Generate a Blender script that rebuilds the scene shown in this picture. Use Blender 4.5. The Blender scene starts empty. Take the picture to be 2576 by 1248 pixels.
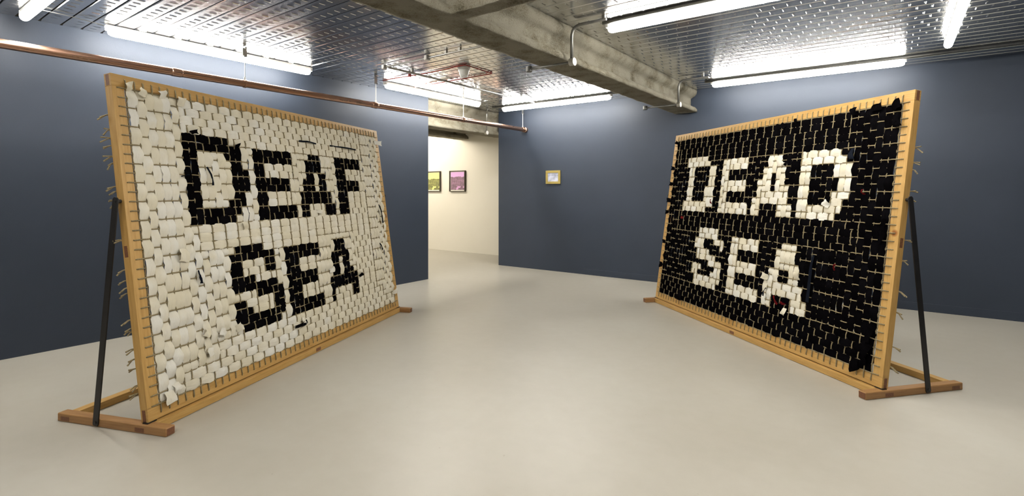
import bpy, bmesh, math, random
from mathutils import Vector, Matrix, noise
R = random.Random(7)
sc = bpy.context.scene
col = sc.collection

# ------------------------------------------------------------------ camera, world, exposure
CAM_H = 1.45
YAW = math.atan2(.595, .804)
cam = bpy.data.objects.new('camera', bpy.data.cameras.new('camera'))
col.objects.link(cam)
cam.location = (0, 0, CAM_H)
cam.rotation_euler = (math.pi / 2, 0, YAW)
cam.data.sensor_fit = 'HORIZONTAL'
cam.data.sensor_width = 36
cam.data.lens = 36 * 1300 / 2576
cam.data.shift_y = -144 / 2576
cam.data.clip_start = .05
sc.camera = cam
w = bpy.data.worlds.new('world'); sc.world = w
w.use_nodes = True
w.node_tree.nodes['Background'].inputs[0].default_value = (.02, .022, .026, 1)
w.node_tree.nodes['Background'].inputs[1].default_value = .3
sc.view_settings.view_transform = 'Standard'
sc.view_settings.look = 'None'
sc.view_settings.gamma = 1
sc.view_settings.use_curve_mapping = False
sc.view_settings.exposure = 0.0
LAMP_POWER = 77.0
LAMP_COL = (1.0, .965, .885, 1)

def cr(X, Z):            # camera ground frame (right, forward) -> room frame (x along back wall, y along left wall)
    c, s = math.cos(YAW), math.sin(YAW)
    return (c * X - s * Z, s * X + c * Z)

# ------------------------------------------------------------------ materials
def mat(name, colr, rough=.6, metal=0, spec=.5):
    m = bpy.data.materials.new(name); m.use_nodes = True
    b = m.node_tree.nodes['Principled BSDF']
    b.inputs['Base Color'].default_value = (*colr, 1)
    b.inputs['Roughness'].default_value = rough
    b.inputs['Metallic'].default_value = metal
    b.inputs['Specular IOR Level'].default_value = spec
    return m

def N(m, t, **kw):
    n = m.node_tree.nodes.new(t)
    for k, v in kw.items(): setattr(n, k, v)
    return n

def L(m, a, b): m.node_tree.links.new(a, b)

def bsdf(m): return m.node_tree.nodes['Principled BSDF']

def ramp(m, fac, stops, interp='LINEAR'):
    r = N(m, 'ShaderNodeValToRGB')
    r.color_ramp.interpolation = interp
    els = r.color_ramp.elements
    while len(els) < len(stops): els.new(.5)
    for e, (p, c) in zip(els, stops):
        e.position = p; e.color = (*c, 1)
    L(m, fac, r.inputs[0])
    return r.outputs[0]

def noise_tex(m, scale, detail=4, rough=.55, vec=None, coord='Object', sx=None):
    t = N(m, 'ShaderNodeTexNoise')
    t.inputs['Scale'].default_value = scale
    t.inputs['Detail'].default_value = detail
    t.inputs['Roughness'].default_value = rough
    if vec is None:
        vec = N(m, 'ShaderNodeTexCoord').outputs[coord]
    if sx:
        mp = N(m, 'ShaderNodeMapping'); mp.inputs['Scale'].default_value = sx
        L(m, vec, mp.inputs[0]); vec = mp.outputs[0]
    L(m, vec, t.inputs['Vector'])
    return t

def bump(m, fac, dist, strength=1):
    b = N(m, 'ShaderNodeBump'); b.inputs['Distance'].default_value = dist
    b.inputs['Strength'].default_value = strength
    L(m, fac, b.inputs['Height']); L(m, b.outputs[0], bsdf(m).inputs['Normal'])

M = {}
def surf(name, c0, c1, scale, rough, metal=0, spec=.5, bmp=None, bscale=None, sx=None, detail=4, r1=None):
    m = mat(name, c0, rough, metal, spec)
    t = noise_tex(m, scale, detail, sx=sx)
    L(m, ramp(m, t.outputs[0], [(.3, c0), (.7, c1)]), bsdf(m).inputs['Base Color'])
    if r1 is not None:
        rr = ramp(m, t.outputs[0], [(.3, (rough,) * 3), (.7, (r1,) * 3)])
        L(m, rr, bsdf(m).inputs['Roughness'])
    if bmp:
        t2 = noise_tex(m, bscale or scale * 4, 6)
        bump(m, t2.outputs[0], bmp)
    M[name] = m
    return m

surf('blue_wall', (.026, .036, .056), (.0285, .039, .061), 2.0, .56, spec=.42, bmp=.0006, bscale=90)
surf('blue_skirting', (.026, .036, .056), (.0285, .039, .061), 2.0, .56, spec=.42)
surf('cream_wall', (.68, .65, .575), (.70, .67, .60), 1.5, .7, spec=.2)
def floor_mat():
    m = mat('floor', (.6, .56, .48), .36, 0, .4)
    a = noise_tex(m, .7, 5); b = noise_tex(m, 9, 6)
    mx = N(m, 'ShaderNodeMath', operation='MULTIPLY_ADD')
    L(m, b.outputs[0], mx.inputs[0]); mx.inputs[1].default_value = .3; L(m, a.outputs[0], mx.inputs[2])
    base = ramp(m, mx.outputs[0], [(.4, (.365, .340, .288)), (.62, (.395, .370, .318)), (.85, (.425, .405, .355))])
    v = noise_tex(m, 26, 2)
    sp = ramp(m, v.outputs[0], [(.755, (1, 1, 1)), (.79, (.72, .68, .62))])
    mm = N(m, 'ShaderNodeMix', data_type='RGBA', blend_type='MULTIPLY'); mm.inputs[0].default_value = .6
    L(m, base, mm.inputs[6]); L(m, sp, mm.inputs[7])
    L(m, mm.outputs[2], bsdf(m).inputs['Base Color'])
    L(m, ramp(m, a.outputs[0], [(.3, (.33,) * 3), (.7, (.45,) * 3)]), bsdf(m).inputs['Roughness'])
    M['floor'] = m
floor_mat()
surf('slab', (.10, .10, .10), (.14, .14, .135), 3, .8)
def deck_mat():
    m = mat('deck', (.6, .61, .62), .22, 1)
    a = noise_tex(m, 1.6, 3, sx=(.6, 2.5, 1)); b = noise_tex(m, 7, 2, sx=(.3, 1.5, 1))
    L(m, ramp(m, a.outputs[0], [(.3, (.60, .605, .61)), (.7, (.70, .705, .71))]), bsdf(m).inputs['Base Color'])
    L(m, ramp(m, a.outputs[0], [(.3, (.17,) * 3), (.7, (.235,) * 3)]), bsdf(m).inputs['Roughness'])
    bump(m, b.outputs[0], .0008)
    M['deck'] = m
deck_mat()
def spray_mat():
    m = mat('spray', (.35, .32, .25), .95, 0, .1)
    a = noise_tex(m, 5, 5); b = noise_tex(m, 85, 6, .75)
    mx = N(m, 'ShaderNodeMath', operation='MULTIPLY_ADD')
    L(m, b.outputs[0], mx.inputs[0]); mx.inputs[1].default_value = .8; L(m, a.outputs[0], mx.inputs[2])
    L(m, ramp(m, mx.outputs[0], [(.66, (.16, .14, .095)), (.80, (.33, .30, .225)), (.98, (.44, .41, .33))]), bsdf(m).inputs['Base Color'])
    bump(m, b.outputs[0], .035)
    M['spray'] = m
spray_mat()
def wood_mat(name, c0, c1, c2, sx, knots=True):
    m = mat(name, c0, .48, 0, .35)
    a = noise_tex(m, 5, 5, .6, sx=sx)
    basec = ramp(m, a.outputs[0], [(.3, c0), (.52, c1), (.72, c2)])
    if knots:
        v = N(m, 'ShaderNodeTexVoronoi'); v.inputs['Scale'].default_value = 3.1
        L(m, N(m, 'ShaderNodeTexCoord').outputs['Object'], v.inputs['Vector'])
        k = ramp(m, v.outputs['Distance'], [(.03, (.30, .13, .05)), (.065, (.62, .42, .28)), (.1, (1, 1, 1))])
        mm = N(m, 'ShaderNodeMix', data_type='RGBA', blend_type='MULTIPLY'); mm.inputs[0].default_value = 1
        L(m, basec, mm.inputs[6]); L(m, k, mm.inputs[7]); basec = mm.outputs[2]
    L(m, basec, bsdf(m).inputs['Base Color'])
    bump(m, a.outputs[0], .0006)
    M[name] = m
wood_mat('pine_x', (.35, .195, .052), (.43, .255, .078), (.48, .30, .104), (1, 14, 14))
wood_mat('pine_y', (.35, .195, .052), (.43, .255, .078), (.48, .30, .104), (14, 1, 14))
wood_mat('foot_wood', (.22, .11, .04), (.285, .15, .056), (.33, .18, .07), (14, 1, 14))
wood_mat('end_grain', (.10, .04, .018), (.15, .062, .028), (.2, .085, .04), (30, 30, 30), False)
def cloth(name, a, b, c, rough, wr=.0012):
    m = mat(name, a, rough, 0, 0.0)
    oi = N(m, 'ShaderNodeObjectInfo')
    t = noise_tex(m, 7, 3, coord='Object')
    geo = N(m, 'ShaderNodeNewGeometry')
    t2 = noise_tex(m, 6.5, 2, vec=geo.outputs['Position'])
    ad = N(m, 'ShaderNodeMath', operation='MULTIPLY_ADD')
    L(m, oi.outputs['Random'], ad.inputs[0]); ad.inputs[1].default_value = .5; L(m, t2.outputs[0], ad.inputs[2])
    L(m, ramp(m, ad.outputs[0], [(.45, a), (.72, b), (.95, c)]), bsdf(m).inputs['Base Color'])
    t3 = noise_tex(m, 16, 3, .5, coord='Object', sx=(3.2, .8, 1))
    bump(m, t3.outputs[0], wr * 4)
    M[name] = m
cloth('white_cloth', (.60, .55, .425), (.63, .59, .49), (.66, .64, .58), .9)
cloth('black_cloth', (.0016, .0014, .0017), (.002, .0018, .0021), (.003, .0028, .0034), .95, .0008)
cloth('navy_cloth', (.005, .006, .010), (.006, .0075, .012), (.008, .01, .015), .9, .0008)
cloth('red_cloth', (.085, .007, .008), (.10, .009, .01), (.12, .011, .011), .85, .0008)
def rope_mat():
    m = mat('jute', (.40, .33, .2), .9, 0, .1)
    geo = N(m, 'ShaderNodeNewGeometry')
    t = noise_tex(m, 160, 3, vec=geo.outputs['Position'])
    L(m, ramp(m, t.outputs[0], [(.3, (.16, .125, .066)), (.7, (.30, .245, .15))]), bsdf(m).inputs['Base Color'])
    M['jute'] = m
rope_mat()
surf('black_steel', (.009, .008, .007), (.014, .012, .011), 8, .42, spec=.4)
def copper_mat():
    m = mat('copper', (.5, .25, .15), .3, 1)
    a = noise_tex(m, 5, 6, sx=(6, .6, 6))
    L(m, ramp(m, a.outputs[0], [(.3, (.38, .215, .15)), (.5, (.46, .28, .205)), (.75, (.54, .36, .28))]), bsdf(m).inputs['Base Color'])
    L(m, ramp(m, a.outputs[0], [(.3, (.34,) * 3), (.7, (.26,) * 3)]), bsdf(m).inputs['Roughness'])
    M['copper'] = m
copper_mat()
surf('galv', (.40, .39, .36), (.52, .51, .48), 12, .4, 1)
surf('zinc_dark', (.16, .16, .15), (.24, .235, .22), 12, .5, .8)
surf('white_metal', (.72, .71, .68), (.78, .77, .74), 4, .45)
surf('white_plastic', (.75, .75, .73), (.8, .8, .78), 4, .35)
surf('brass', (.36, .275, .075), (.45, .35, .11), 9, .42, .3)
surf('red_paint', (.30, .025, .02), (.38, .04, .03), 6, .45)
surf('duct', (.30, .31, .32), (.40, .41, .42), 8, .35, 1)
surf('picture_frame', (.045, .033, .02), (.065, .05, .03), 12, .5)
surf('mount_card', (.78, .76, .68), (.8, .78, .7), 4, .8)
def emis(name, colr, s):
    m = mat(name, (.8, .8, .8), .5)
    bsdf(m).inputs['Emission Color'].default_value = colr
    bsdf(m).inputs['Emission Strength'].default_value = s
    M[name] = m
emis('tube', LAMP_COL, LAMP_POWER)
emis('tube_side', (1.0, .92, .77, 1), LAMP_POWER * 1.9)

def print_mat(name, sky, ridge_hi, ridge_lo, light, ymid, amp):
    """flat photographic print: sky over hills with lighter patches"""
    m = mat(name, sky, .35)
    tc = N(m, 'ShaderNodeTexCoord'); sp = N(m, 'ShaderNodeSeparateXYZ'); L(m, tc.outputs['Generated'], sp.inputs[0])
    n1 = noise_tex(m, 2.6, 3, coord='Generated'); n2 = noise_tex(m, 7, 6, .65, coord='Generated'); n3 = noise_tex(m, 3.2, 2, coord='Generated')
    a = N(m, 'ShaderNodeMath', operation='MULTIPLY_ADD'); L(m, n1.outputs[0], a.inputs[0]); a.inputs[1].default_value = amp
    L(m, sp.outputs['Z'], a.inputs[2])
    hill = ramp(m, n2.outputs[0], [(.35, ridge_lo), (.62, ridge_hi)])
    pat = ramp(m, n3.outputs[0], [(.60, (0, 0, 0)), (.63, (1, 1, 1))])
    low = ramp(m, sp.outputs['Z'], [(.44, (1, 1, 1)), (.5, (0, 0, 0))])
    mul = N(m, 'ShaderNodeMath', operation='MULTIPLY'); L(m, pat, mul.inputs[0]); L(m, low, mul.inputs[1])
    h2 = N(m, 'ShaderNodeMix', data_type='RGBA'); L(m, mul.outputs[0], h2.inputs[0]); L(m, hill, h2.inputs[6]); h2.inputs[7].default_value = (*light, 1)
    f = ramp(m, a.outputs[0], [(ymid - .01, (0, 0, 0)), (ymid + .01, (1, 1, 1))])
    mx = N(m, 'ShaderNodeMix', data_type='RGBA'); L(m, f, mx.inputs[0]); L(m, h2.outputs[2], mx.inputs[6]); mx.inputs[7].default_value = (*sky, 1)
    L(m, mx.outputs[2], bsdf(m).inputs['Base Color'])
    M[name] = m
print_mat('print_violet', (.62, .36, .66), (.30, .17, .25), (.12, .08, .10), (.60, .33, .58), .93, .4)
print_mat('print_lime', (.72, .74, .25), (.26, .26, .09), (.10, .10, .04), (.68, .70, .26), .80, .4)
def screen_mat():
    m = mat('screen', (.6, .62, .7), .25)
    tc = N(m, 'ShaderNodeTexCoord'); n = noise_tex(m, 2.2, 4, coord='Generated')
    c = ramp(m, n.outputs[0], [(.35, (.22, .225, .28)), (.6, (.44, .455, .54))])
    L(m, c, bsdf(m).inputs['Base Color']); L(m, c, bsdf(m).inputs['Emission Color'])
    bsdf(m).inputs['Emission Strength'].default_value = .35
    M['screen'] = m
screen_mat()

# ------------------------------------------------------------------ mesh helpers
class MB:
    def __init__(s): s.v = []; s.f = []
    def add(s, v, f):
        o = len(s.v); s.v += [tuple(p) for p in v]; s.f += [tuple(i + o for i in q) for q in f]; return s
    def box(s, a, b):
        (x0, y0, z0), (x1, y1, z1) = a, b
        return s.add([(x0, y0, z0), (x1, y0, z0), (x1, y1, z0), (x0, y1, z0), (x0, y0, z1), (x1, y0, z1), (x1, y1, z1), (x0, y1, z1)],
                     [(0, 3, 2, 1), (4, 5, 6, 7), (0, 1, 5, 4), (1, 2, 6, 5), (2, 3, 7, 6), (3, 0, 4, 7)])
    def tube(s, pts, r, n=8, cap=True):
        pts = [Vector(p) for p in pts]; vs = []; fs = []; ref = None
        for i, p in enumerate(pts):
            d = (pts[min(i + 1, len(pts) - 1)] - pts[max(i - 1, 0)]).normalized()
            if ref is None:
                ref = d.orthogonal().normalized()
            ref = (ref - d * ref.dot(d)).normalized(); b = d.cross(ref)
            rr = r[i] if isinstance(r, (list, tuple)) else r
            for k in range(n):
                a = 2 * math.pi * k / n
                vs.append(p + (ref * math.cos(a) + b * math.sin(a)) * rr)
        for i in range(len(pts) - 1):
            for k in range(n):
                k2 = (k + 1) % n
                fs.append((i * n + k, i * n + k2, (i + 1) * n + k2, (i + 1) * n + k))
        if cap:
            fs.append(tuple(range(n))[::-1]); fs.append(tuple((len(pts) - 1) * n + k for k in range(n)))
        return s.add(vs, fs)
    def lathe(s, prof, c=(0, 0, 0), n=20):
        vs = []; fs = []
        for (r, z) in prof:
            for k in range(n):
                a = 2 * math.pi * k / n; vs.append((c[0] + r * math.cos(a), c[1] + r * math.sin(a), c[2] + z))
        for i in range(len(prof) - 1):
            for k in range(n):
                k2 = (k + 1) % n
                fs.append((i * n + k, i * n + k2, (i + 1) * n + k2, (i + 1) * n + k))
        fs.append(tuple(range(n))[::-1]); fs.append(tuple((len(prof) - 1) * n + k for k in range(n)))
        return s.add(vs, fs)
    def mesh(s, name, m, smooth=False):
        me = bpy.data.meshes.new(name); me.from_pydata(s.v, [], s.f); me.update()
        if m: me.materials.append(M[m])
        if smooth:
            me.polygons.foreach_set('use_smooth', [True] * len(me.polygons))
        return me
    def build(s, name, m, parent=None, smooth=False, bevel=0, mtx=None):
        o = bpy.data.objects.new(name, s.mesh(name, m, smooth)); col.objects.link(o)
        if parent: o.parent = parent
        if mtx is not None: o.matrix_local = mtx
        if bevel:
            b = o.modifiers.new('bevel', 'BEVEL'); b.width = bevel; b.segments = 2; b.limit_method = 'ANGLE'
        return o

def inst(me, name, parent, mtx):
    o = bpy.data.objects.new(name, me); col.objects.link(o); o.parent = parent; o.matrix_local = mtx; return o

def empty(name, loc=(0, 0, 0), rz=0):
    o = bpy.data.objects.new(name, None); col.objects.link(o); o.location = loc; o.rotation_euler = (0, 0, rz); o.empty_display_size = .1; return o

def tag(o, label=None, cat=None, group=None, kind=None):
    if label: o['label'] = label
    if cat: o['category'] = cat
    if group: o['group'] = group
    if kind: o['kind'] = kind
    return o

# ------------------------------------------------------------------ the room
XL, YB, XR, YF, ZC = -6.15, 7.95, 1.6, -4.2, 2.97
YD = 6.0          # where the left wall stops and the opening to the next room starts
XS, YS = -12.0, 9.15
tag(MB().box((XS - .1, YF - .1, -.08), (XR + .15, YS + .15, 0)).build('floor', 'floor'), 'pale beige polished concrete gallery floor', None, kind='structure')
def wall(name, a, b, m, label):
    return tag(MB().box(a, b).build(name, m), label, kind='structure')
wall('wall_left', (XL - .14, YF, 0), (XL, YD, ZC), 'blue_wall', 'dark blue wall behind the copper pipe')
wall('wall_back', (XL - .06, YB, 0), (XR, YB + .12, ZC + .05), 'blue_wall', 'dark blue wall with the small brass framed screen')
wall('wall_right', (XR, YF, 0), (XR + .12, YB + .12, ZC + .05), 'blue_wall', 'dark blue side wall')
wall('wall_front', (XL - .14, YF - .12, 0), (XR + .12, YF, ZC + .05), 'blue_wall', 'dark blue rear wall of the gallery')
wall('wall_next_room', (XS, YS, 0), (XR, YS + .12, ZC + .05), 'cream_wall', 'cream wall of the next room hung with prints')
wall('wall_next_side', (XS - .1, YF, 0), (XS, YS + .12, ZC + .05), 'cream_wall', 'cream far side wall of the next room')
wall('wall_partition', (XL - .146, YF, 0), (XL - .14, YD, ZC), 'cream_wall', 'cream rear face of the blue wall')
wall('wall_next_front', (XS, .0, 0), (XL - .15, .12, ZC + .05), 'cream_wall', 'cream near wall of the next room')
tag(MB().box((-4.32, YB - .008, .0), (XR, YB, .098)).build('baseboard_back', 'blue_skirting', bevel=.003), 'low blue skirting board at foot of wall', kind='structure')
ceil = tag(MB().box((XS - .1, YF - .12, ZC + .06), (XR + .12, YS + .12, ZC + .16)).build('ceiling', 'slab'), 'ribbed galvanised steel deck ceiling', kind='structure')

# deck panels: flat pans with a dark slot between, small pressed ridges
PITCH = .15
def deck_mesh(x0, x1, off, tail=0):
    b = MB(); w = .0645
    # soffit, returned edges
    b.add([(x0, -w, 0), (x1, -w, 0), (x1, w, 0), (x0, w, 0)], [(3, 2, 1, 0)])
    b.add([(x0, -w, 0), (x1, -w, 0), (x1, -w - .004, .006), (x0, -w - .004, .006), (x1, -w + .01, .055), (x0, -w + .01, .055)], [(0, 1, 2, 3), (3, 2, 4, 5)])
    b.add([(x0, w, 0), (x1, w, 0), (x1, w + .004, .006), (x0, w + .004, .006), (x1, w - .01, .055), (x0, w - .01, .055)], [(1, 0, 3, 2), (2, 3, 5, 4)])
    x = x0 + off
    while x < x1 - .03:
        l, k, h = .031, .0075, .0032
        yo = 0.012 if off > .05 else -.012
        b.add([(x - k, yo - l, 0), (x + k, yo - l, 0), (x + k, yo + l, 0), (x - k, yo + l, 0), (x - .002, yo - l + .008, -h), (x + .002, yo - l + .008, -h), (x + .002, yo + l - .008, -h), (x - .002, yo + l - .008, -h)],
              [(0, 1, 5, 4), (1, 2, 6, 5), (2, 3, 7, 6), (3, 0, 4, 7), (4, 5, 6, 7)])
        x += .10
    return b.mesh('deck_panel', 'deck')
dm = [deck_mesh(XL - .13, XR - .002, .03), deck_mesh(XL - .13, XR - .002, .08)]
dside = [deck_mesh(XS, XL - .135, .03), deck_mesh(XS, XL - .135, .08)]
y = YB - PITCH / 2; i = 0
while y > YF:
    inst(dm[i % 2], 'deck_panel', ceil, Matrix.Translation((0, y, ZC)))
    y -= PITCH; i += 1
y = YS - PITCH / 2; i = 0
while y > 3.0:
    inst(dside[i % 2], 'deck_panel', ceil, Matrix.Translation((0, y, ZC)))
    y -= PITCH; i += 1

# ------------------------------------------------------------------ sprayed steel beams
def ibeam(name, axis, a0, a1, c, half, zb, label, web=.075, step=.05, ztop=ZC - .006, seed=0, fl=.075):
    """I section with a lumpy sprayed coat, running along axis between a0 and a1, centred on c"""
    zt = ztop
    top = zt - .085
    raw = [(-half, zb), (half, zb), (half + .002, zb + fl * .55), (half * .82, zb + fl), (web, zb + fl + .03), (web * .96, top - .03), (half * .80, top + .0), (half * .98, top + .035), (half, zt),
           (-half, zt), (-half * .98, top + .035), (-half * .80, top), (-web * .96, top - .03), (-web, zb + fl + .03), (-half * .82, zb + fl), (-half - .002, zb + fl * .55)]
    prof = []
    for k in range(len(raw)):
        p, q = raw[k], raw[(k + 1) % len(raw)]
        n = max(1, int(math.dist(p, q) / .03))
        for j in range(n):
            prof.append((p[0] + (q[0] - p[0]) * j / n, p[1] + (q[1] - p[1]) * j / n))
    n = len(prof); m = max(2, int((a1 - a0) / step)); b = MB(); vs = []; fs = []
    for i in range(m + 1):
        a = a0 + (a1 - a0) * i / m
        for (x, z) in prof:
            nz = noise.noise_vector(Vector((a * 9 + seed, x * 14, z * 14))) * .007 + noise.noise_vector(Vector((a * 30 + seed, x * 40, z * 40))) * .0035
            zz = min(z + nz.z, ZC - .004)
            if z > zt - .001: zz = zt
            aa = a + (nz.x if 0 < i < m else 0)
            vs.append((c + x + nz.y, aa, zz) if axis == 'y' else (aa, c + x + nz.y, zz))
    for i in range(m):
        for k in range(n):
            k2 = (k + 1) % n
            q = (i * n + k, i * n + k2, (i + 1) * n + k2, (i + 1) * n + k)
            fs.append(q if axis != 'y' else q[::-1])
    fs.append(tuple(range(n))); fs.append(tuple(m * n + k for k in range(n))[::-1])
    b.add(vs, fs)
    o = b.build(name, 'spray', smooth=True)
    return tag(o, label, 'beam')
ibeam('ceiling_beam', 'y', YF + .01, YB - .002, -2.565, .165, 2.64, 'long sprayed concrete coated steel beam crossing the ceiling into the blue wall')
ibeam('cross_beam', 'x', -2.47, XR - .01, 2.63, .075, 2.645, 'short coated cross beam joining the side of the long ceiling beam', web=.05, seed=5)
ibeam('door_beam', 'y', YD + .002, YS - .01, -6.36, .15, 2.53, 'coated beam over the opening to the cream room', seed=9, fl=.06)
ibeam('next_room_beam', 'y', 1.0, YS - .006, -8.18, .14, 2.66, 'coated beam in the cream room ending at its far wall', seed=13, web=.06)

# ------------------------------------------------------------------ fluorescent battens
def lamp(c, ang, ln, label, tube='tube'):
    t = empty('strip_light', (c[0], c[1], ZC - .104), ang)
    tag(t, label, 'light', 'fluorescent strip lights on the ceiling')
    h = ln / 2
    hs = MB().box((-h, -.027, .074), (h, .027, .098)).build('housing', 'white_metal', t, bevel=.003)
    xs = [(-h + .02, .012), (-h + .028, .024), (-h + .045, .032), (-h + .07, .035), (h - .07, .035), (h - .045, .032), (h - .028, .024), (h - .02, .012)]
    MB().tube([(x, 0, .038) for x, _ in xs], [r for _, r in xs], 14).build('diffuser', tube, t, smooth=True)
    for s in (-1, 1):
        x = s * (h - .017)
        MB().box((x - .014, -.03, .05), (x + .014, .03, .0965)).build('end_cap', 'white_plastic', hs, bevel=.004)
    for s in (-.5, .5):
        MB().box((s * h - .02, -.012, .096), (s * h + .02, .012, .1039)).build('mounting_clip', 'galv', hs)
    return t
P2 = math.pi / 2
lamp((-5.78, 2.615), P2, 2.07, 'long strip light over the copper pipe beside the white woven panel')
lamp((-5.67, 5.72), P2, 2.05, 'strip light over the copper pipe running up to the doorway corner')
lamp((-4.60, 7.37), 0, 2.15, 'strip light above the small brass framed screen on blue wall')
lamp((-.96, 7.37), 0, 2.15, 'strip light on the blue wall side beyond the black woven panel')
lamp((-1.02, 4.27), 0, 2.15, 'strip light with bent conduit beside the long ceiling beam')
lamp((.43, 5.72), P2, 2.12, 'strip light set crosswise past the end of its neighbour over black panel')
lamp((-4.84, 1.05), 0, 2.12, 'strip light next to the round duct near the copper pipe')
lamp((-1.0, 1.35), 0, 2.12, 'strip light behind the short cross beam')
lamp((.42, 2.6), P2, 2.08, 'strip light along the side wall behind the black woven panel row')
lamp((-4.75, -1.8), 0, 2.1, 'added unseen strip light at the rear of the gallery by the left wall')  # unseen lamp behind the camera, added to light the foreground floor
lamp((-1.0, -1.8), 0, 2.1, 'added unseen strip light at the rear of the gallery by the right wall')  # second unseen rear lamp, added to brighten the same stretch of floor
lamp((-9.6, 7.6), 0, 2.1, 'warm strip light in the cream next room', 'tube_side')
lamp((-9.6, 4.6), 0, 2.1, 'warm strip light deeper in the cream next room', 'tube_side')

# ------------------------------------------------------------------ copper pipe with hangers
PX, PZ, PR = -5.56, 2.59, .038
pp = tag(empty('copper_pipe', (PX, YB, PZ)), 'long copper pipe hung from rods along the blue wall', 'pipe')
MB().tube([(0, YF + .01 - YB + k * .5, 0) for k in range(25)] + [(0, -.012, 0)], PR, 18).build('pipe_run', 'copper', pp, smooth=True)
for yy in (2.08, 4.44, 6.2, -.6):
    MB().tube([(0, yy - .045 - YB, 0), (0, yy - .04 - YB, 0), (0, yy + .04 - YB, 0), (0, yy + .045 - YB, 0)], [PR, PR + .004, PR + .004, PR], 18).build('coupling', 'copper', pp, smooth=True)
MB().tube([(0, -.05, 0), (0, -.045, 0), (0, -.001, 0)], [PR, PR + .012, PR + .012], 18).build('wall_collar', 'copper', pp, smooth=False)
for yy in (2.73, 4.46, 6.2, 7.85, -.5):
    y0 = yy - YB
    rod = MB().tube([(0, y0, PR + .02), (0, y0, ZC - PZ - .08)], .005, 8).build('hanger_rod', 'galv', pp)
    MB().tube([(0, y0 - .011, 0), (0, y0 + .011, 0)], PR + .0065, 18, True).build('pipe_clip', 'copper', rod, smooth=False)
    MB().tube([(0, y0, PR), (0, y0, PR + .03)], .011, 8).build('nut', 'galv', rod)
    b = MB(); b.box((-.003, y0 - .022, ZC - PZ - .095), (.003, y0 + .022, ZC - PZ - .001)); b.box((-.003, y0 - .022, ZC - PZ - .095), (.028, y0 + .022, ZC - PZ - .089))
    b.build('ceiling_bracket', 'galv', rod)

# ------------------------------------------------------------------ duct in the corner
t = tag(empty('round_duct', (XL, .60, 2.82)), 'round grey ventilation duct under the ceiling by the blue wall', 'duct')
MB().tube([(k * .25, 0, 0) for k in range(5)] + [(1.3, 0, 0)], .135, 28).build('duct_body', 'duct', t, smooth=True)
for k in (.06, .62):
    MB().tube([(k, 0, 0), (k + .03, 0, 0)], .143, 28).build('duct_band', 'zinc_dark', t)

# ------------------------------------------------------------------ conduits, boxes, detector
def bend(pts, r, seg=6):
    pts = [Vector(p) for p in pts]; out = [pts[0]]
    for i in range(1, len(pts) - 1):
        a, b, c = pts[i - 1], pts[i], pts[i + 1]
        d0 = (a - b).normalized(); d1 = (c - b).normalized()
        p0 = b + d0 * r; p1 = b + d1 * r
        for k in range(seg + 1):
            s = k / seg
            out.append(p0.lerp(b, s).lerp(b.lerp(p1, s), s))
    out.append(pts[-1]); return out
def conduit(name, pts, r, m, label, boxes=(), clips=(), bendr=.08, boxr=.034):
    t = tag(empty(name, pts[0]), label, 'conduit')
    o = Vector(pts[0])
    MB().tube([p - o for p in bend(pts, bendr)], r, 8).build('tube', m, t, smooth=True)
    for (c, ax) in boxes:
        c = Vector(c) - o
        if ax == 'z':
            MB().lathe([(boxr * .9, -.026), (boxr, -.022), (boxr, .024), (boxr * .9, .026)], c, 16).build('junction_box', m, t)
        else:
            jb = MB().tube([c + Vector((-.022, 0, 0)), c + Vector((.022, 0, 0))], boxr, 18).build('junction_box', 'galv', t)
            f = MB().tube([c + Vector((.022, 0, 0)), c + Vector((.026, 0, 0))], boxr * 1.04, 18).build('cover_plate', 'white_metal', jb)
    for c in clips:
        c = Vector(c) - o
        MB().box(c - Vector((.014, .014, .0)), c + Vector((.014, .014, .038))).build('clip', m, t)
    return t
ZK = ZC - .035
conduit('ceiling_conduit', [(-4.93, 4.08, ZK), (-2.75, 4.08, ZK)], .011, 'galv', 'grey steel conduit with round box running to the coated beam',
        [((-4.93, 4.08, ZK), 'z'), ((-4.20, 4.08, ZK), 'z')], [(-3.91, 4.08, ZK), (-3.71, 4.08, ZK)])
conduit('ceiling_conduit', [(-4.89, 4.12, ZK), (-4.87, 7.2, ZK)], .013, 'galv', 'grey steel conduit running lengthwise over the fire detector loop',
        [], [(-4.89, 4.49, ZK), (-4.88, 5.70, ZK), (-4.87, 6.84, ZK)])
ZA = ZC - .012
conduit('alarm_cable', [(-5.62, 4.63, ZA), (-4.81, 4.67, ZA), (-4.42, 4.66, ZA), (-4.32, 4.64, ZA), (-4.13, 4.64, ZA), (-4.15, 5.19, ZA), (-5.08, 5.20, ZA), (-5.60, 5.20, ZA)], .007, 'red_paint',
        'thin red fire alarm cable looped around the white detector', clips=[(-5.11, 4.65, ZA - .012), (-4.62, 5.20, ZA - .012)], bendr=.03)
t = tag(empty('smoke_detector', (-4.24, 4.74, ZC)), 'white dome smoke detector on the metal ceiling', 'detector')
MB().lathe([(.072, -.03), (.078, -.024), (.078, -.0)], n=24).build('base_ring', 'white_plastic', t)
dome = MB().lathe([(.02, -.118), (.045, -.112), (.058, -.088), (.06, -.062), (.07, -.052), (.07, -.02)], n=24).build('dome', 'white_plastic', t, smooth=True)
MB().tube([(.04 * math.cos(a * .35), .04 * math.sin(a * .35), -.124) for a in range(18)], .004, 6).build('sensor_ring', 'white_plastic', dome)
for k in range(4):
    a = math.pi / 2 * k + .4
    MB().tube([(.04 * math.cos(a), .04 * math.sin(a), -.124), (.05 * math.cos(a), .05 * math.sin(a), -.09)], .004, 6).build('sensor_rib', 'white_plastic', dome)
BX1, BX0 = -2.372, -2.765
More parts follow.
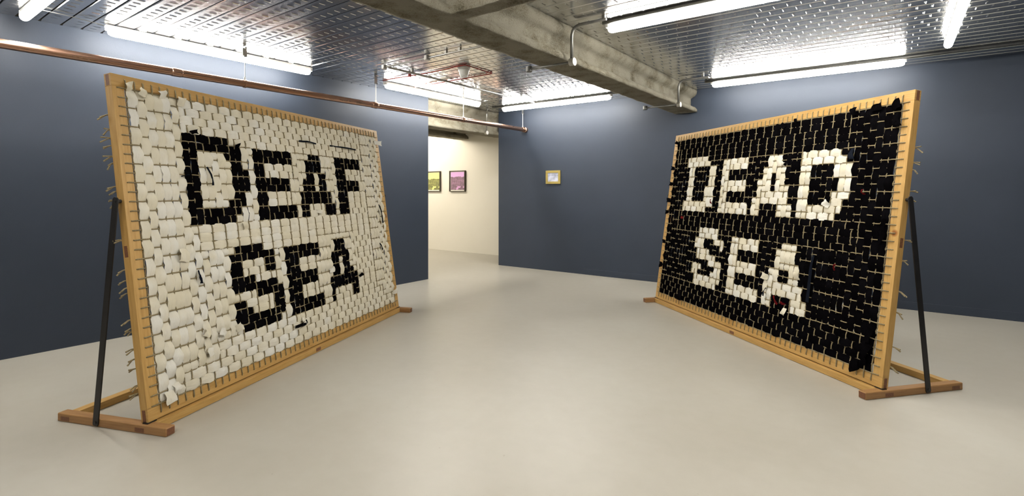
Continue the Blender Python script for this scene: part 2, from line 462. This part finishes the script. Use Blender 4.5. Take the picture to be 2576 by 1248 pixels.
def beam_conduit(yq, xl, label):
    z0 = 2.612
    conduit('beam_conduit', [(xl, yq, ZK), (BX1 + .03, yq, ZK), (BX1 + .03, yq, z0 + .03)], .014, 'zinc_dark', label, [((BX1 + .035, yq, z0), 'x')], [(BX1 + .35, yq, ZK)], bendr=.10)
    conduit('beam_conduit', [(BX1 + .012, yq, z0), (BX0 - .03, yq, z0)], .011, 'zinc_dark', label.replace('bent down', 'passing below'), [((BX0 - .045, yq, z0), 'z')], bendr=.02, boxr=.03)
beam_conduit(4.07, -2.0, 'dark steel conduit bent down the near part of the long beam to round box')
beam_conduit(6.94, -1.95, 'dark steel conduit bent down the long beam by the blue wall')
tag(MB().tube([(-2.1, 7.31, ZC - .018), (XR - .05, 7.31, ZC - .018)], .017, 8).build('ceiling_conduit', 'zinc_dark', smooth=True), 'dark conduit along the strip light by the black woven panel', 'conduit')
tag(MB().tube([(-5.85, 7.31, ZC - .018), (-2.76, 7.31, ZC - .018)], .017, 8).build('ceiling_conduit', 'zinc_dark', smooth=True), 'dark conduit along the strip light above the brass framed screen', 'conduit')
tag(MB().tube([(-2.1, 4.205, ZC - .018), (.9, 4.205, ZC - .018)], .017, 8).build('ceiling_conduit', 'zinc_dark', smooth=True), 'dark conduit along the strip light beside the long beam', 'conduit')
tag(MB().tube([(-5.70, 1.08, ZC - .016), (-5.72, 1.3, ZC - .012), (-5.72, 1.56, ZC - .03)], .0035, 6).build('light_cable', 'zinc_dark', smooth=True), 'thin grey cable linking two strip lights by the copper pipe', 'cable')
conduit('door_conduit', [(-5.95, 7.3, ZK), (-6.18, 7.55, ZK), (-6.19, 7.55, 2.56)], .012, 'galv', 'grey conduit bent down the beam over the opening', [((-6.19, 7.55, 2.545), 'x')], bendr=.05)

# ------------------------------------------------------------------ pictures
def picture(name, x0, x1, z0, z1, y, fm, fw, depth, pm, label, mount=.0, cat='picture'):
    t = tag(empty(name, ((x0 + x1) / 2, y, z0)), label, cat)
    w = (x1 - x0) / 2; h = z1 - z0
    b = MB(); b.box((-w, -depth, 0), (w, -.001, fw)).build('frame_bar', fm, t, bevel=.002)
    MB().box((-w, -depth, h - fw), (w, -.001, h)).build('frame_bar', fm, t, bevel=.002)
    MB().box((-w, -depth, fw), (-w + fw, -.001, h - fw)).build('frame_bar', fm, t, bevel=.002)
    MB().box((w - fw, -depth, fw), (w, -.001, h - fw)).build('frame_bar', fm, t, bevel=.002)
    if mount:
        MB().box((-w + fw, -depth * .45, fw), (w - fw, -.002, h - fw)).build('mount', 'mount_card', t)
    e = fw + mount
    MB().box((-w + e, -depth * .55, e + mount * .5), (w - e, -depth * .4, h - e)).build('screen' if pm == 'screen' else 'print', pm, t)
    return t
picture('framed_print', -8.62, -8.12, 1.43, 1.93, YS, 'picture_frame', .018, .05, 'print_violet', 'violet toned landscape print in dark frame on cream wall', .016)
picture('framed_print', -9.43, -8.93, 1.43, 1.93, YS, 'picture_frame', .018, .05, 'print_lime', 'lime green toned landscape print in dark frame on cream wall', .016)
picture('framed_screen', -5.105, -4.80, 1.575, 1.815, YB, 'brass', .042, .022, 'screen', 'small pale screen in a wide brass frame on blue wall', 0, 'screen')

# ------------------------------------------------------------------ woven text panels
SP = .0597
LEN, HGT = 3.215, 2.14
NC, NR = 51, 33
S0, T0 = .085, 2.054
TILT = math.atan2(.30, 2.12)
ZBASE = .058
ct, st = math.cos(TILT), math.sin(TILT)
PM = Matrix(((1, 0, 0, 0), (0, st, -ct, 0), (0, ct, st, ZBASE), (0, 0, 0, 1)))   # (s, t, front) -> panel frame

def pillow_mesh(name, m, ncell, seed, puff=1.0):
    """one visible float of a fabric strip: runs along local y over ncell cells, dips under the ropes at its ends"""
    r = random.Random(seed); b = MB()
    na, nb = (7 if ncell > 1 else 5), 5
    ln = SP * ncell
    hm = (.022 if ncell > 1 else .013) * r.uniform(.85, 1.15) * puff
    sk = r.uniform(-.12, .12); tw = r.uniform(-.0035, .0035)
    folds = [r.uniform(-.0022, .0022) for _ in range(nb)]
    e0, e1 = r.uniform(.0, .05), r.uniform(.0, .05)
    vs = []; fs = []
    for i in range(na):
        a = i / (na - 1)
        env = 1 - abs(2 * a - 1) ** 1.55          # tent over the middle rope, dipping under the ropes at both ends
        wd = SP * (.455 + .085 * min(1, env * 1.7) + r.uniform(-.022, .022) - (e0 if a < .3 else e1 if a > .7 else 0))
        for j in range(nb):
            q = (j / (nb - 1)) * 2 - 1
            x = q * wd + sk * SP * .22 * math.sin(2 * math.pi * a) + r.uniform(-.0012, .0012)
            yy = (a - .5) * ln * 1.04 + r.uniform(-.0015, .0015)
            z = -.004 + env * hm * (1 - .42 * abs(q) ** 3)
            if ncell > 1 and i == na // 2: z += .0024
            z += tw * q * env + folds[j] * (.35 + env) + r.uniform(-.0012, .0012)
            vs.append((x, yy, z))
    for i in range(na - 1):
        for j in range(nb - 1):
            fs.append((i * nb + j, i * nb + j + 1, (i + 1) * nb + j + 1, (i + 1) * nb + j))
    b.add(vs, fs)
    return b.mesh(name, m, True)
PIL = {}
for key_, m_, nm_, puff_ in (('W', 'white_cloth', 'white_fabric_strip', 1.0), ('w', 'white_cloth', 'white_fabric_strip', .6), ('B', 'black_cloth', 'black_fabric_strip', .55)):
    for nc in (1, 2):
        PIL[(key_, nc)] = [pillow_mesh(nm_, m_, nc, 100 * nc + k, puff_) for k in range(14)]

def flap_mesh(name, m, wd, ln, seed):
    """loose end of a strip standing out of the weave"""
    r = random.Random(seed); b = MB(); vs = []; fs = []
    for i in range(6):
        a = i / 5
        for j in range(4):
            q = j / 3 * 2 - 1
            vs.append((q * wd * (.42 + .14 * a) + r.uniform(-.004, .004), a * ln + r.uniform(-.004, .004), .006 + .022 * math.sin(a * 2.2) + .006 * math.sin(q * 3 + a * 5 + seed)))
    for i in range(5):
        for j in range(3): fs.append((i * 4 + j, i * 4 + j + 1, (i + 1) * 4 + j + 1, (i + 1) * 4 + j))
    return b.add(vs, fs).mesh(name, m, True)

def woven_panel(name, loc, rz, label, rects, ground, hregions, vphase, extras, near_left, seed):
    """rects: (c0, r0, c1, r1, colour, orientation) in rope cells, later ones win"""
    rr = random.Random(seed)
    t = tag(empty(name, (loc[0], loc[1], 0), rz), label, 'artwork', 'woven text panels on stands')
    ins = lambda me, nm, mtx: inst(me, nm, t, mtx)
    # --- stand: feet, rails, struts
    FW, FH = .062, .052
    fx = [(-.026, -.026 + FW), (LEN + .026 - FW, LEN + .026)]
    for k, (a, b_) in enumerate(fx):
        ft = MB().box((a, -.16, 0), (b_, .70, FH)).build('foot', 'foot_wood', t, bevel=.006)
        for yy in (.005, .60):
            xo = a - .0006 if k == 0 else b_ + .0006
            MB().box((min(xo, xo + (.002 if k == 0 else -.002)), yy, .008), (max(xo, xo + (.002 if k == 0 else -.002)), yy + .07, .034)).build('tenon_end', 'end_grain', ft)
        MB().box((a + .006, -.1612, .006), (b_ - .006, -.1595, FH - .006)).build('end_grain', 'end_grain', ft)
    br = MB().box((fx[0][1], -.03, .002), (fx[1][0], .03, .05)).build('base_rail', 'pine_x', t, bevel=.003)
    MB().box((fx[0][1], .60, .002), (fx[1][0], .66, .05)).build('base_rail', 'pine_x', t, bevel=.003)
    MB().box((LEN / 2 - .03, .03, .004), (LEN / 2 + .03, .60, .046)).build('cross_rail', 'pine_y', t, bevel=.003)
    MB().box((LEN / 2 - .032, -.0315, .012), (LEN / 2 + .032, -.029, .04)).build('tenon_end', 'end_grain', br)
    # --- frame (in the tilted plane; front face at front=0)
    FWD, FTH = .078, .055
    def pl(a, b_, nm, m, bev=.002):
        return MB().box(a, b_).build(nm, m, t, bevel=bev, mtx=PM)
    pl((0, HGT - FWD, -FTH), (LEN, HGT, 0), 'frame_rail', 'pine_x')
    pl((0, 0, -FTH), (LEN, FWD, 0), 'frame_rail', 'pine_x')
    pl((0, FWD, -FTH), (FWD, HGT - FWD, 0), 'frame_stile', 'pine_y')
    pl((LEN - FWD, FWD, -FTH), (LEN, HGT - FWD, 0), 'frame_stile', 'pine_y')
    pl((FWD, 1.0, -FTH), (LEN - FWD, 1.07, -FTH + .02), 'middle_rail', 'pine_x')
    for xs in (-.0006, LEN + .0006 - .002):
        for (ta, tb) in ((.004, FWD - .004), (HGT - FWD + .004, HGT - .004), (1.0, 1.07)):
            pl((xs, ta, -.042), (xs + .002, tb, -.016), 'tenon_end', 'end_grain', 0)
    # --- flat steel struts on the outer faces
    for k in (0, 1):
        x0 = -.027 if k == 0 else LEN + .027
        d = -.007 if k == 0 else .007
        top = PM @ Vector((x0, 1.345, -.03)); bot = Vector((x0, .375, .03))
        ax = (top - bot).normalized(); sd = ax.cross(Vector((1, 0, 0))).normalized() * .021
        e0 = bot - ax * .02; e1 = top + ax * .025
        q = [e0 - sd * .8, e0 + sd * .8, e0 + ax * .012 + sd, e1 - ax * .012 + sd, e1 + sd * .5, e1 - sd * .5, e1 - ax * .012 - sd, e0 + ax * .012 - sd]
        vs = q + [p + Vector((d, 0, 0)) for p in q]; n = len(q)
        fs = [tuple(range(n)), tuple(range(2 * n - 1, n - 1, -1))] + [(i, (i + 1) % n, n + (i + 1) % n, n + i) for i in range(n)]
        sb = MB().add(vs, fs).build('steel_strut', 'black_steel', t)
        for p in (top, bot):
            c = p + Vector((d, 0, 0))
            MB().tube([c, c + Vector((d * .6, 0, 0))], .009, 8).build('bolt', 'black_steel', sb)
        # spacer between the strut and the frame side
        xa, xb = sorted((0 if k == 0 else LEN, x0))
        MB().tube([Vector((xa, top.y, top.z)), Vector((xb, top.y, top.z))], .012, 8).build('bolt_spacer', 'black_steel', sb)
    MB().box((-.01, -.005, FH), (.05, .035, ZBASE)).build('hinge_plate', 'black_steel', t)
    MB().box((LEN - .05, -.005, FH), (LEN + .01, .035, ZBASE)).build('hinge_plate', 'black_steel', t)
    # --- cell maps
    colr = [[ground] * NC for _ in range(NR)]; ori = [['V'] * NC for _ in range(NR)]
    for (c0, r0, c1, r1) in hregions:
        for r in range(r0, r1):
            for c in range(c0, c1): ori[r][c] = 'H'
    for (c0, r0, c1, r1, k, o) in rects:
        for r in range(r0, r1):
            for c in range(c0, c1): colr[r][c] = k; ori[r][c] = o
    vph = [0] * NC; cur = 0
    for c in range(NC):
        if c < len(vphase): cur = vphase[c]
        elif rr.random() < .5: cur ^= 1
        vph[c] = cur
    hph = []; cur = 0
    for r in range(NR):
        if rr.random() < .78: cur ^= 1
        hph.append(cur)
    # strip floats
    pieces = []
    over_v = {}; over_h = {}
    def runs(seq):
        i = 0
        while i < len(seq):
            j = i
            while j < len(seq) and seq[j] == seq[i]: j += 1
            if seq[i] is not None: yield i, j, seq[i]
            i = j
    for c in range(NC):
        for (a, b_, k) in runs([colr[r][c] if ori[r][c] == 'V' else None for r in range(NR)]):
            cuts = [a] + [j for j in range(a + 1, b_) if (j + vph[c]) % 2 == 0] + [b_]
            for j in cuts: over_h[(j, c)] = True
            for p, q in zip(cuts, cuts[1:]): pieces.append(('V', c + .5, (p + q) / 2, q - p, k))
    for r in range(NR):
        for (a, b_, k) in runs([colr[r][c] if ori[r][c] == 'H' else None for c in range(NC)]):
            cuts = [a] + [j for j in range(a + 1, b_) if (j + hph[r]) % 2 == 0] + [b_]
            for j in cuts: over_v[(j, r)] = True
            for p, q in zip(cuts, cuts[1:]): pieces.append(('H', (p + q) / 2, r + .5, q - p, k))
    near = (lambda p: p[1]) if near_left else (lambda p: -p[1])
    pieces.sort(key=near)
    cnt = {'W': 0, 'B': 0}; rest = {'W': MB(), 'B': MB()}
    for (o, cx, cy, n, k) in pieces:
        me = rr.choice(PIL[('w' if k == 'W' and ground == 'B' else k, min(n, 2))])
        x = S0 + cx * SP + rr.uniform(-.0025, .0025); yy = T0 - cy * SP + rr.uniform(-.002, .002)
        a = (math.pi / 2 if o == 'H' else 0) + (math.pi if rr.random() < .5 else 0) + rr.uniform(-.05, .05)
        mt = Matrix.Translation((x, yy, .004)) @ Matrix.Rotation(a, 4, 'Z') @ Matrix.Diagonal((rr.uniform(.95, 1.06), 1, rr.uniform(.85, 1.2), 1))
        if cnt[k] < 300:
            cnt[k] += 1
            ins(me, 'white_fabric_strip' if k == 'W' else 'black_fabric_strip', PM @ mt)
        else:
            rest[k].add([mt @ v.co for v in me.vertices], [tuple(p.vertices) for p in me.polygons])
    for k, nm in (('W', 'white_fabric_weave'), ('B', 'black_fabric_weave')):
        if rest[k].v:
            o_ = rest[k].build(nm, 'white_cloth' if k == 'W' else 'black_cloth', t, smooth=True, mtx=PM); o_['kind'] = 'stuff'
    # --- ropes
    RAD = .0043
    for j in range(NR + 1):
        tt = T0 - j * SP; pts = [(.033, tt, -.012), (.031, tt, .001), (.036, tt + rr.uniform(-.002, .002), .0055), (S0 - .01, tt, .0055)]
        for c in range(NC):
            z = .0075 if over_h.get((j, c)) else -.0035
            if c < NC and over_h.get((j, c)) is None and (j == 0 or j == NR): z = .004
            pts.append((S0 + (c + .5) * SP, tt + rr.uniform(-.0022, .0022), z))
            pts.append((S0 + (c + 1) * SP, tt + rr.uniform(-.0015, .0015), .004 + (.0022 if (c + j) % 2 else -.0022)))
        pts += [(LEN - .036, tt, .0055), (LEN - .031, tt, .001), (LEN - .033, tt, -.012)]
        MB().tube(pts, RAD, 5).build('weft_rope', 'jute', t, smooth=True, mtx=PM)
    for c in range(NC + 1):
        xx = S0 + c * SP; pts = [(xx, HGT - .03, -.012), (xx, HGT - .028, .001), (xx + rr.uniform(-.002, .002), HGT - .034, .0055), (xx, T0 + .01, .0055)]
        for r in range(NR):
            z = .0075 if over_v.get((c, r)) else -.0035
            pts.append((xx + rr.uniform(-.0022, .0022), T0 - (r + .5) * SP, z))
            pts.append((xx + rr.uniform(-.0015, .0015), T0 - (r + 1) * SP, .004 + (.0022 if (c + r) % 2 == 0 else -.0022)))
        pts += [(xx, .036, .0055), (xx, .03, .001), (xx, .031, -.012)]
        MB().tube(pts, RAD, 5).build('warp_rope', 'jute', t, smooth=True, mtx=PM)
    # --- knotted rope ends behind the stiles
    near_ends = [1.90, 1.80, 1.74, 1.70, 1.64, 1.60, 1.44, 1.41, 1.36, 1.31, 1.10, .92, .86, .82, .78, .62, .58, .54, .45, .38, .33, .22, .18] if near_left else [1.74, 1.63, 1.58, 1.42, 1.36, 1.05, .92, .70, .55, .30, .16]
    for side in (0, 1):
        x0 = 0 if side == 0 else LEN; d = -1 if side == 0 else 1
        ends = near_ends if (side == 0) == near_left else [1.6, 1.1, .5]
        for tt in ends:
            tt += rr.uniform(-.01, .01)
            l = rr.uniform(.02, .05); b = MB()
            for q in range(2):
                dr = rr.uniform(-.035, .01)
                p0 = Vector((x0 - d * .03, tt, -FTH - .004)); p1 = Vector((x0 + d * .002, tt + dr * .3, -FTH - .012 - q * .006)); p2 = Vector((x0 + d * l * rr.uniform(.7, 1), tt + dr - .01 * q, -FTH - .016 - .01 * q))
                b.tube([p0, p1, p2], [.004, .004, .0052], 5)
            b.build('rope_end', 'jute', t, mtx=PM)
    # --- loose bits
    for (m_, nm, cx, cy, ang, wd, ln) in extras:
        me = flap_mesh(nm, m_, wd, ln, rr.randrange(1000))
        ins(me, nm, PM @ Matrix.Translation((S0 + cx * SP, T0 - cy * SP, .012)) @ Matrix.Rotation(math.radians(ang), 4, 'Z'))
    return t

B, W_ = 'B', 'W'
left_rects = [
    # counters and gaps with their own weave direction
    (6, 0, 16, 4, W_, 'H'), (8, 6, 12, 13, W_, 'V'), (12, 7, 13, 12, W_, 'V'), (13, 4, 17, 5, W_, 'H'), (16, 5, 17, 15, W_, 'V'), (15, 5, 16, 15, W_, 'V'),
    # D
    (6, 4, 13, 5, B, 'H'), (6, 5, 8, 15, B, 'V'), (8, 5, 13, 6, B, 'H'), (12, 6, 13, 7, B, 'H'), (13, 5, 15, 13, B, 'V'), (15, 8, 16, 11, B, 'V'), (8, 13, 13, 15, B, 'H'), (12, 12, 14, 13, B, 'H'), (13, 13, 14, 14, B, 'H'),
    # E
    (17, 5, 19, 15, B, 'V'), (19, 5, 25, 7, B, 'H'), (19, 7, 25, 9, W_, 'H'), (19, 9, 24, 11, B, 'H'), (19, 11, 24, 13, W_, 'H'), (19, 13, 25, 15, B, 'H'),
    # A
    (25, 5, 36, 15, W_, 'V'), (29, 5, 32, 6, B, 'V'), (28, 6, 32, 8, B, 'V'), (28, 8, 30, 11, B, 'V'), (27, 9, 28, 11, B, 'V'), (31, 8, 33, 11, B, 'V'), (26, 11, 34, 13, B, 'H'), (28, 13, 32, 15, W_, 'H'), (26, 13, 28, 15, B, 'V'), (32, 13, 35, 15, B, 'V'),
    # F
    (36, 5, 39, 15, B, 'V'), (39, 5, 44, 7, B, 'H'), (39, 7, 44, 9, W_, 'H'), (39, 9, 43, 11, B, 'H'), (39, 11, 44, 15, W_, 'H'),
    # S
    (12, 18, 17, 19, B, 'H'), (13, 19, 19, 20, B, 'H'), (11, 19, 13, 24, B, 'V'), (17, 20, 19, 22, B, 'V'), (13, 20, 17, 22, W_, 'H'), (15, 22, 19, 23, W_, 'H'), (13, 22, 15, 23, B, 'H'), (13, 23, 19, 24, B, 'H'),
    (12, 24, 15, 25, W_, 'H'), (15, 24, 18, 25, B, 'H'), (18, 24, 20, 28, B, 'V'), (13, 25, 18, 27, W_, 'H'), (11, 25, 13, 28, B, 'V'), (13, 26, 14, 27, B, 'H'), (13, 27, 18, 29, B, 'H'), (12, 28, 13, 29, B, 'H'), (18, 28, 19, 29, B, 'H'), (20, 19, 21, 29, W_, 'V'), (19, 19, 20, 23, W_, 'V'),
    # E
    (21, 19, 24, 29, B, 'V'), (24, 19, 29, 21, B, 'H'), (24, 21, 28, 23, W_, 'H'), (24, 23, 28, 25, B, 'H'), (24, 25, 28, 27, W_, 'H'), (24, 27, 29, 29, B, 'H'),
    # A
    (28, 21, 33, 27, W_, 'V'), (29, 18, 33, 29, W_, 'V'), (33, 19, 36, 21, B, 'V'), (32, 21, 37, 22, B, 'V'), (32, 22, 34, 25, B, 'V'), (34, 22, 35, 25, W_, 'V'), (35, 22, 37, 24, B, 'V'), (35, 24, 38, 25, B, 'V'), (31, 25, 39, 27, B, 'V'), (31, 27, 32, 29, B, 'V'), (32, 27, 37, 29, W_, 'H'), (37, 27, 39, 29, B, 'V'),
]
left_h = [(6, 0, 45, 5), (7, 15, 45, 18), (17, 18, 29, 19), (39, 11, 45, 31), (3, 31, 51, 33), (8, 29, 47, 31), (11, 28, 30, 29)]
wf, bf = 'white_fabric_strip', 'black_fabric_strip'
left_ex = [('white_cloth', wf, .2, .2, 20, .05, .05), ('white_cloth', wf, 2, .5, 60, .05, .06), ('white_cloth', wf, 4, .4, 15, .055, .05), ('white_cloth', wf, 6.2, .9, -5, .06, .06),
           ('white_cloth', wf, 50.3, 1.2, -92, .055, .14), ('white_cloth', wf, .8, 32.1, 185, .07, .075), ('white_cloth', wf, 1.6, 31.6, 200, .05, .05), ('white_cloth', wf, 50.2, 31.2, -80, .05, .08), ('white_cloth', wf, 48.6, 31.8, 190, .045, .07),
           ('white_cloth', wf, 7, 29.7, 90, .06, .06), ('white_cloth', wf, 9, 28.3, 60, .05, .07), ('white_cloth', wf, 6.5, 27, 150, .05, .06), ('white_cloth', wf, 14, 16, 10, .05, .06), ('white_cloth', wf, 29.4, 14.2, -100, .04, .06),
           ('white_cloth', wf, 10.6, 28.2, -60, .06, .05), ('white_cloth', wf, 30.8, 24, -70, .05, .06), ('white_cloth', wf, 40, 1, 10, .05, .05), ('white_cloth', wf, 4.5, 17.5, 170, .07, .09), ('white_cloth', wf, 23, 29.6, 170, .04, .06),
           ('black_cloth', bf, 7.2, 3.9, -80, .03, .05), ('black_cloth', bf, 14.2, 5.2, 20, .06, .03), ('black_cloth', bf, 39.2, 26.2, -50, .04, .05), ('black_cloth', bf, 21.2, 30.6, -85, .035, .14),
           ('navy_cloth', 'navy_seam_strip', 27, 3.05, -92, .014, .23), ('navy_cloth', 'navy_seam_strip', 35, 3.1, -92, .013, .46), ('navy_cloth', 'navy_seam_strip', 9, 8, 190, .012, .14), ('navy_cloth', 'navy_seam_strip', 6.1, 20.2, 180, .016, .09),
           ('navy_cloth', 'navy_seam_strip', 49, 13.6, 185, .022, .22), ('navy_cloth', 'navy_seam_strip', 5.3, 9.2, -80, .009, .05), ('navy_cloth', 'navy_seam_strip', 47.6, 21, 180, .012, .09)]
Lx, Ly = cr(-2.18, 3.1)
LF = cr(-1.357, 6.21)
woven_panel('woven_text_panel', (Lx, Ly), math.atan2(LF[1] - Ly, LF[0] - Lx), 'white woven cloth panel with black letters in a leaning pine frame', left_rects, 'W', left_h,
            [0, 1, 0, 0, 0, 1, 0, 1, 0, 0, 1], left_ex, True, 3)

right_rects = [
    # D
    (5, 4, 12, 5, W_, 'H'), (5, 5, 13, 6, W_, 'H'), (6, 6, 8, 13, W_, 'V'), (13, 6, 15, 11, W_, 'V'), (8, 6, 13, 13, B, 'V'), (12, 10, 15, 14, W_, 'V'), (5, 13, 13, 15, W_, 'H'),
    # E
    (17, 5, 19, 15, W_, 'V'), (19, 5, 24, 7, W_, 'H'), (19, 7, 24, 9, B, 'H'), (19, 9, 24, 11, W_, 'H'), (19, 11, 24, 13, B, 'H'), (19, 13, 25, 15, W_, 'H'),
    # A
    (29, 5, 32, 8, W_, 'V'), (28, 7, 30, 11, W_, 'V'), (31, 7, 33, 11, W_, 'V'), (30, 8, 31, 11, B, 'V'), (27, 9, 28, 13, W_, 'V'), (33, 10, 34, 11, W_, 'V'), (28, 11, 34, 13, W_, 'H'), (26, 12, 28, 15, W_, 'V'), (28, 13, 32, 15, B, 'H'), (32, 13, 35, 15, W_, 'V'),
    # D
    (36, 7, 38, 15, W_, 'V'), (36, 5, 43, 6, W_, 'H'), (36, 6, 44, 7, W_, 'H'), (38, 7, 42, 13, B, 'V'), (42, 9, 43, 11, B, 'V'), (42, 7, 45, 9, W_, 'V'), (43, 9, 45, 11, W_, 'V'), (42, 11, 45, 12, W_, 'H'), (42, 12, 44, 13, W_, 'H'), (38, 13, 44, 14, W_, 'H'), (38, 14, 43, 15, W_, 'H'),
    # S
    (12, 18, 18, 20, W_, 'H'), (11, 20, 12, 22, W_, 'H'), (12, 19, 14, 22, W_, 'V'), (11, 20, 12, 22, W_, 'V'), (17, 20, 20, 21, W_, 'H'), (19, 21, 20, 22, W_, 'H'), (12, 22, 16, 23, W_, 'H'), (12, 23, 18, 24, W_, 'H'), (16, 24, 20, 25, W_, 'H'),
    (18, 25, 20, 28, W_, 'V'), (17, 26, 18, 27, W_, 'V'), (11, 25, 14, 26, W_, 'H'), (11, 26, 13, 27, W_, 'H'), (12, 27, 19, 29, W_, 'H'),
    # E
    (22, 19, 24, 29, W_, 'V'), (24, 19, 29, 21, W_, 'H'), (24, 21, 29, 23, B, 'H'), (24, 23, 29, 25, W_, 'H'), (24, 25, 29, 27, B, 'H'), (24, 27, 30, 29, W_, 'H'),
    # A
    (34, 19, 37, 20, W_, 'V'), (33, 20, 37, 23, W_, 'V'), (33, 22, 34, 25, W_, 'V'), (36, 22, 38, 25, W_, 'V'), (34, 23, 36, 25, B, 'V'), (32, 23, 33, 25, W_, 'V'), (33, 25, 39, 27, W_, 'H'), (31, 25, 33, 29, W_, 'V'), (33, 27, 37, 29, B, 'H'), (37, 27, 40, 29, W_, 'H'),
]
right_h = [(1, 0, 44, 5), (4, 15, 47, 19), (0, 29, 51, 33)]
right_ex = [('black_cloth', bf, 49.9, .5, -70, .07, .08), ('black_cloth', bf, 47, .3, -80, .05, .10), ('black_cloth', bf, 44.6, .6, 5, .06, .055), ('black_cloth', bf, 32, .7, 55, .05, .05), ('black_cloth', bf, 34.5, .6, 20, .03, .055),
            ('black_cloth', bf, 50.3, 2, -95, .09, .05), ('black_cloth', bf, 50.6, 3, -60, .05, .06), ('black_cloth', bf, 50.2, 15, -95, .08, .05), ('black_cloth', bf, 50.2, 16.4, -110, .09, .05), ('black_cloth', bf, 49.8, 28.5, -100, .10, .065), ('black_cloth', bf, 49.5, 30, -115, .09, .085), ('black_cloth', bf, 49.6, 31.6, -80, .1, .05), ('black_cloth', bf, 48.6, 32.2, -150, .08, .08),
            ('black_cloth', bf, .4, 6, 92, .05, .06), ('black_cloth', bf, .3, 13, 90, .06, .07), ('black_cloth', bf, .2, 15.5, 100, .05, .06), ('black_cloth', bf, .3, 9.5, 80, .05, .05), ('black_cloth', bf, .4, 22, 90, .05, .05), ('black_cloth', bf, .6, .6, 60, .04, .06), ('black_cloth', bf, 8.6, 31, 185, .07, .12), ('black_cloth', bf, 19, .8, 10, .06, .03), ('black_cloth', bf, .3, 27, 95, .07, .05),
            ('white_cloth', wf, 32.2, 24.6, 80, .06, .07), ('white_cloth', wf, 36.5, 28.5, 170, .045, .06), ('white_cloth', wf, 32.6, 7, -20, .04, .04), ('white_cloth', wf, 38.2, 24, 10, .05, .07), ('white_cloth', wf, 42.2, 13, 60, .05, .06),
            ('red_cloth', 'red_thread_strip', 15.3, 13.4, 15, .018, .05), ('red_cloth', 'red_thread_strip', 33.8, 27.2, -125, .02, .10), ('red_cloth', 'red_thread_strip', 36.4, 27.9, 80, .02, .05), ('red_cloth', 'red_thread_strip', 44.2, 21.6, -30, .018, .05), ('red_cloth', 'red_thread_strip', 47.4, 11.4, 10, .02, .04), ('red_cloth', 'red_thread_strip', 6.1, 16.5, 80, .03, .025),
            ('navy_cloth', 'navy_seam_strip', 40.6, 20, 180, .03, .40), ('navy_cloth', 'navy_seam_strip', 44.9, 5.2, 190, .04, .09), ('navy_cloth', 'navy_seam_strip', 32, 26.2, 180, .012, .08)]
Rf = cr(1.877, 6.766); Rn = cr(2.596, 3.638)
woven_panel('woven_text_panel', Rf, math.atan2(Rn[1] - Rf[1], Rn[0] - Rf[0]), 'black woven cloth panel with white letters in a leaning pine frame', right_rects, 'B', right_h,
            [0, 0, 1, 1, 0, 1], right_ex, False, 11)
